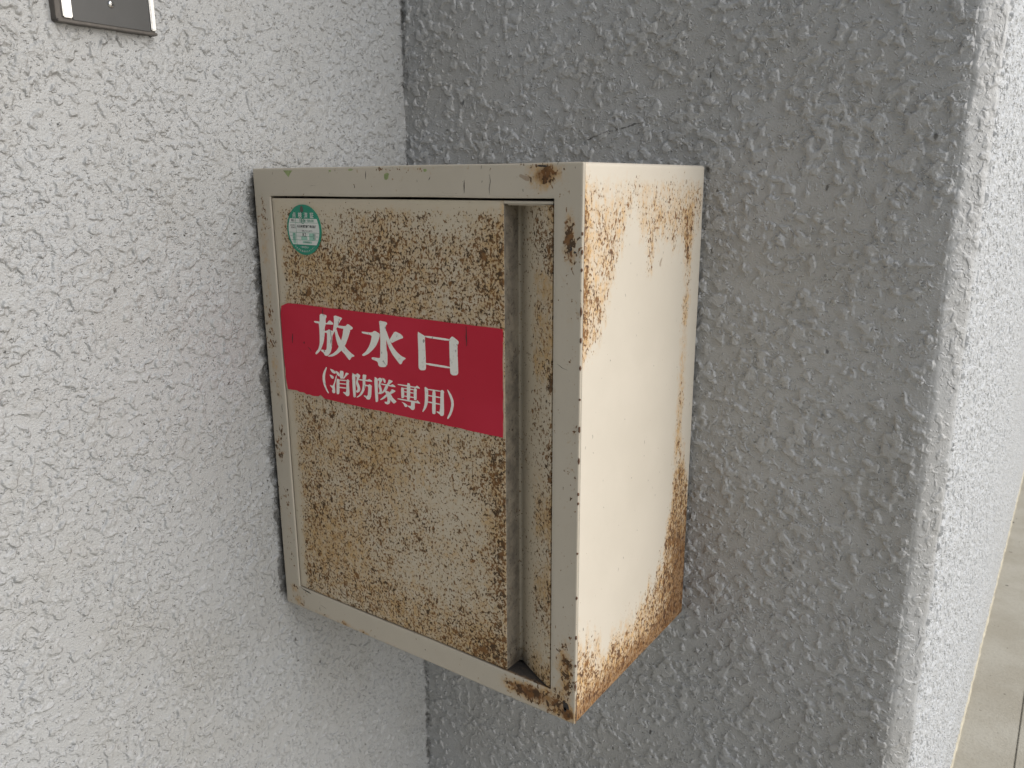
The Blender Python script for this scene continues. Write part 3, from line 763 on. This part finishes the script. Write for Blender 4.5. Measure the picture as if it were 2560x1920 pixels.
patches = [[(28.4, -139.5), (34, -138.2), (41, -138.2), (31, -142.2), (28.9, -147)], [(31.8, -233.6), (46, -233.1), (58, -233.9), (72, -235.5), (84, -232.7), (89.3, -235.9), (88, -238), (70, -237.4), (50, -236.2), (30.5, -235.6)],
           [(321.6, -146), (323.0, -160), (322.2, -175), (323.2, -190), (322.8, -210), (323.4, -232), (324.0, -238), (321.3, -238.5)], [(28.8, -205), (29.4, -213), (29.6, -226), (31.6, -233), (28.6, -233), (28.0, -214)]]
for p in patches:
    joined('torn_backing', [prism(p, YS + 0.42, 0.7)], M['cream_chip'], sign)

# ------------------------------------------------------------------ inspection sticker
SX, SZ, SR = 74.8, -61.0, 25.2
YK = YF - 0.75
def disc(r, y, thick, n=56):
    return prism([(SX + r * math.cos(2 * math.pi * k / n), SZ + r * math.sin(2 * math.pi * k / n)) for k in range(n)], y, thick)
stick = joined('inspection_sticker', [disc(SR, YK, 0.9)], M['green'], cab)
stick['label'] = 'round green and white inspection sticker near the top of the door'
ri = SR - 2.3
mid = []
zt, zb = 11.2, -14.8
for a0, a1 in ((math.asin(zt / ri), math.asin(zb / ri)), (math.pi - math.asin(zb / ri), math.pi - math.asin(zt / ri))):
    mid += [(SX + ri * math.cos(a0 + (a1 - a0) * k / 18), SZ + ri * math.sin(a0 + (a1 - a0) * k / 18)) for k in range(19)]
joined('white_band', [prism(mid, YK - 0.10, 0.2)], M['sticker_white'], stick)
def rect(x0, z0, x1, z1, y):
    return prism([(SX + x0, SZ + z0), (SX + x1, SZ + z0), (SX + x1, SZ + z1), (SX + x0, SZ + z1)], y, 0.05)
yl = YK - 0.13
lines = [rect(-20.5, 7.0, 21.2, 7.35, yl), rect(-22.3, -2.9, 22.4, -2.55, yl), rect(-21.4, -6.6, 21.4, -6.25, yl), rect(-19.6, -10.4, 19.6, -10.05, yl), rect(-11.6, zb, -11.2, zt, yl - .01)]
joined('ruled_line', lines, M['green_ink'], stick)
pal = [rect(-17, -14.0, -12.8, -3.3, yl), rect(-4.5, -10.0, 4.5, -6.8, yl), rect(7.5, -10.0, 15.5, -3.3, yl)]
joined('tint_block', pal, M['pale_green'], stick)
bars = [rect(-2.5, -13.4, 11, -11.2, yl - .02)]
joined('number_strip', bars, M['pale_green'], stick)

def text(name, body, x, z, size, mat, y, squeeze=1.0, bold=0.0, rot=0.0):
    cu = bpy.data.curves.new(name, 'FONT')
    cu.body = body
    cu.size = size / 1000
    cu.align_x = 'CENTER'
    cu.align_y = 'CENTER'
    cu.resolution_u = 2
    cu.offset = bold / 1000
    o = bpy.data.objects.new(name, cu)
    col.objects.link(o)
    dg = bpy.context.evaluated_depsgraph_get()
    me = bpy.data.meshes.new_from_object(o.evaluated_get(dg))
    bpy.data.objects.remove(o)
    n = len(me.vertices)
    c = np.zeros(n * 3, np.float32)
    me.vertices.foreach_get('co', c)
    c = c.reshape(n, 3)
    a, b = c[:, 0] * squeeze * 1000, c[:, 1] * 1000
    ca, sa = math.cos(rot), math.sin(rot)
    out = W3(x + a * ca - b * sa, y + c[:, 2] * 1000, z + a * sa + b * ca)
    me.vertices.foreach_set('co', out.astype(np.float32).reshape(-1))
    me.update()
    me.materials.clear()
    return link(name, me, mat, stick)
yt = YK - 0.17
for ch, dx in zip('点検済証', (-13.2, -4.4, 4.4, 13.2)):
    text('lettering', ch, SX + dx, SZ + 14.2, 6.0, M['sticker_white'], yt, 0.95, 0.08)
text('lettering', '種別', SX - 15.5, SZ + 9.1, 2.6, M['ink'], yt)
text('lettering', '機器点検・総合点検', SX + 5.0, SZ + 9.1, 2.9, M['green_ink'], yt, 0.82, 0.04)
text('lettering', '新日本消防設備 株式会社', SX + 5.0, SZ + 3.3, 2.9, M['ink'], yt, 0.86, 0.09)
text('lettering', '表示者名', SX - 16.2, SZ + 4.3, 1.9, M['ink'], yt, 0.9)
text('lettering', '登録番号', SX - 15.6, SZ + 2.0, 1.9, M['ink'], yt, 0.9)
text('lettering', '082-921-6015', SX + 5.0, SZ - 1.0, 2.4, M['ink'], yt, 1.15)
text('lettering', 'R2', SX + 0.5, SZ - 5.0, 5.6, M['ink'], yt - .02, 0.95, 0.02, 0.06)
text('lettering', '月日', SX + 15.2, SZ - 4.8, 2.4, M['ink'], yt)
text('lettering', '月日', SX + 15.2, SZ - 8.4, 2.4, M['ink'], yt)
text('lettering', '点検', SX - 15.2, SZ - 4.8, 2.4, M['green_ink'], yt)
text('lettering', '次回', SX - 15.2, SZ - 8.4, 2.4, M['green_ink'], yt)
text('lettering', '02000532', SX + 4.0, SZ - 12.3, 2.1, M['ink'], yt - .02, 1.0)
text('lettering', '一般財団法人', SX, SZ - 17.4, 2.3, M['sticker_white'], yt, 0.95)
arc = '日本消防設備安全センター'
for i, ch in enumerate(arc):
    a = math.radians(-90 + (i - (len(arc) - 1) / 2) * 7.2)
    text('lettering', ch, SX + 21.8 * math.cos(a), SZ + 21.8 * math.sin(a), 2.1, M['sticker_white'], yt, 1, 0, a + math.pi / 2)
# emblem and the hand-drawn ring
def ring(r0, r1, cx, cz, y, n=24, sq=1.0):
    V, Fc = [], []
    for k in range(n):
        a = 2 * math.pi * k / n
        V += [(cx + r0 * math.cos(a) * sq, y, cz + r0 * math.sin(a)), (cx + r1 * math.cos(a) * sq, y, cz + r1 * math.sin(a))]
        p, q = 2 * k, 2 * ((k + 1) % n)
        Fc.append((p, q, q + 1, p + 1)[::-1])
    return V, Fc
joined('drawn_ring', [ring(2.0, 2.7, SX - 0.6, SZ + 8.8, yt - .03)], M['green_ink'], stick)
joined('emblem', [ring(1.7, 2.6, SX - 1.2, SZ + 20.0, yt), ring(0.1, 1.7, SX - 1.2, SZ + 20.0, yt - .02), prism([(SX - 3.4, SZ + 22.0), (SX + 1.0, SZ + 22.0), (SX - 1.2, SZ + 24.2)], yt - .03, .03)], M['alu_dull'], stick)

# ------------------------------------------------------------------ paint chips and scratches on the frame
YFf = YD - 0.12
def blob(cx, cz, rx, rz, seed, n=11):
    r = np.random.default_rng(seed)
    return [(cx + rx * (0.6 + .7 * r.random()) * math.cos(2 * math.pi * k / n), cz + rz * (0.6 + .7 * r.random()) * math.sin(2 * math.pi * k / n)) for k in range(n)]
g = [[(50, -2.4), (64, -2.6), (61, -5), (57.5, -9.0), (55, -7)], blob(192.7, -9.0, 3.6, 3.4, 3), blob(239.3, -4.4, 1.7, 1.4, 4), blob(118, -3.6, 2.0, 0.9, 8), blob(146, -3.0, 3.4, 0.8, 9)]
o = joined('green_chip', [prism(p, YFf, 0.2) for p in g], M['green_chip'], cab)
o['kind'] = 'stuff'
sc = [sliver([(166.4, -4.4), (166.0, -8), (165.9, -11.5)], .35), sliver([(283.2, -13.0), (282.9, -18), (283.0, -24.0)], .5), sliver([(245, -10), (244, -12), (243, -13)], .35), sliver([(378, -162), (383, -165), (388, -166.4)], .3),
      blob(390.4, -483.5, 4.2, 4.6, 12), blob(389.5, -488, 1.6, 3, 13), blob(363, -2.6, 5.2, 0.9, 15), blob(390, -66.5, 1.1, 2.6, 16), blob(393.5, -69.5, 1.4, 1.0, 17), [(27, -472.6), (32, -474.2), (42, -475.0), (46, -477), (40, -476.4), (33, -475.2)],
      sliver([(310, -9), (311, -14), (309.6, -20), (310.2, -25)], .22), sliver([(88, -18), (93, -17.2), (97, -17.6)], .5), sliver([(150, -16), (151, -19), (150, -20)], .4), sliver([(60, -486), (64, -486.5), (70, -488)], .3), sliver([(20, -252), (19.4, -256), (20, -262)], .3)]
o = joined('scratch', [prism(p, YFf, 0.2) for p in sc], M['dark'], cab)
o['kind'] = 'stuff'
bm = bmesh.new()
for x, z, rz in ((1450, 734, 4.2), (1448, 800, 2.4), (1445, 865, 2.2), (1446, 1013, 3.0), (1442, 1091, 3.0), (1445, 1175, 1.8), (1439, 1199, 1.4), (1452, 560, 1.6), (1451, 600, 2.0), (1450, 640, 1.6), (1446, 940, 1.0), (1440, 1330, 1.2), (1439, 1450, 1.8), (1438, 1560, 2.2), (1438, 1640, 1.8), (1438, 1700, 3.0)):
    zz = -(z - 406) / (1812 - 406) * 500
    r = bmesh.ops.create_icosphere(bm, subdivisions=2, radius=1.0)
    for v in r['verts']:
        k = 1 + 0.22 * math.sin(v.co.x * 5 + z) * math.cos(v.co.z * 4)
        v.co = Vector(((XH - 0.45 + v.co.x * 0.95 * k) / 1000, (YD + 0.55 + v.co.y * 0.95 * k) / 1000, (HH + zz + v.co.z * rz * k) / 1000))
o = bm_obj('bare_chip', bm, M['chip'], cab, True)
o['kind'] = 'stuff'

# ------------------------------------------------------------------ nameplate on the wall (only its lower end shows)
npl = empty('nameplate', (-0.0025, -0.385, OZ + 0.1178), 'blank dark grey nameplate in an aluminium holder with a screw', 'nameplate')
Y0, Y1, T = -0.0432, 0.0445, 0.0062
Ht = 0.150
bm = bmesh.new(); box(bm, -0.004, 0.0058, Y0 - 0.0012, Y1, 0.0, Ht, 0.0003)
bm_obj('backing', bm, M['alu_dull'], npl)
bm = bmesh.new(); box(bm, 0.0060, 0.0068, Y0 + 0.0125, Y1 - 0.0050, 0.0012, Ht - 0.001, 0.0002)
bm_obj('plate', bm, M['plate'], npl)
for a, b in ((Y0 + 0.0040, Y0 + 0.0118), (Y1 - 0.0048, Y1 - 0.0002)):
    bm = bmesh.new(); box(bm, 0.0050, 0.0086, a, b, 0.0022, Ht - 0.0006, 0.0008)
    bm_obj('side_rail', bm, M['alu'], npl)
bm = bmesh.new(); box(bm, -0.004, 0.0072, Y0 - 0.0006, Y1 + 0.0012, -0.0016, 0.0008, 0.0004)
bm_obj('bottom_edge', bm, M['alu_dull'], npl)
for zc in (0.0186, Ht - 0.02):
    bm = bmesh.new()
    r = bmesh.ops.create_uvsphere(bm, u_segments=20, v_segments=10, radius=0.0031)
    for v in r['verts']:
        v.co = Vector((0.0068 + max(v.co.z, -0.0003) * 0.62, 0.004 + v.co.x, zc + v.co.y))
    o = bm_obj('screw', bm, M['steel'], npl, True)
    bm = bmesh.new()
    box(bm, 0.0081, 0.00895, 0.0036, 0.0044, zc - 0.0017, zc + 0.0017)
    box(bm, 0.0081, 0.00893, 0.0023, 0.0057, zc - 0.0004, zc + 0.0004)
    bm_obj('cross_slot', bm, M['dark'], o)
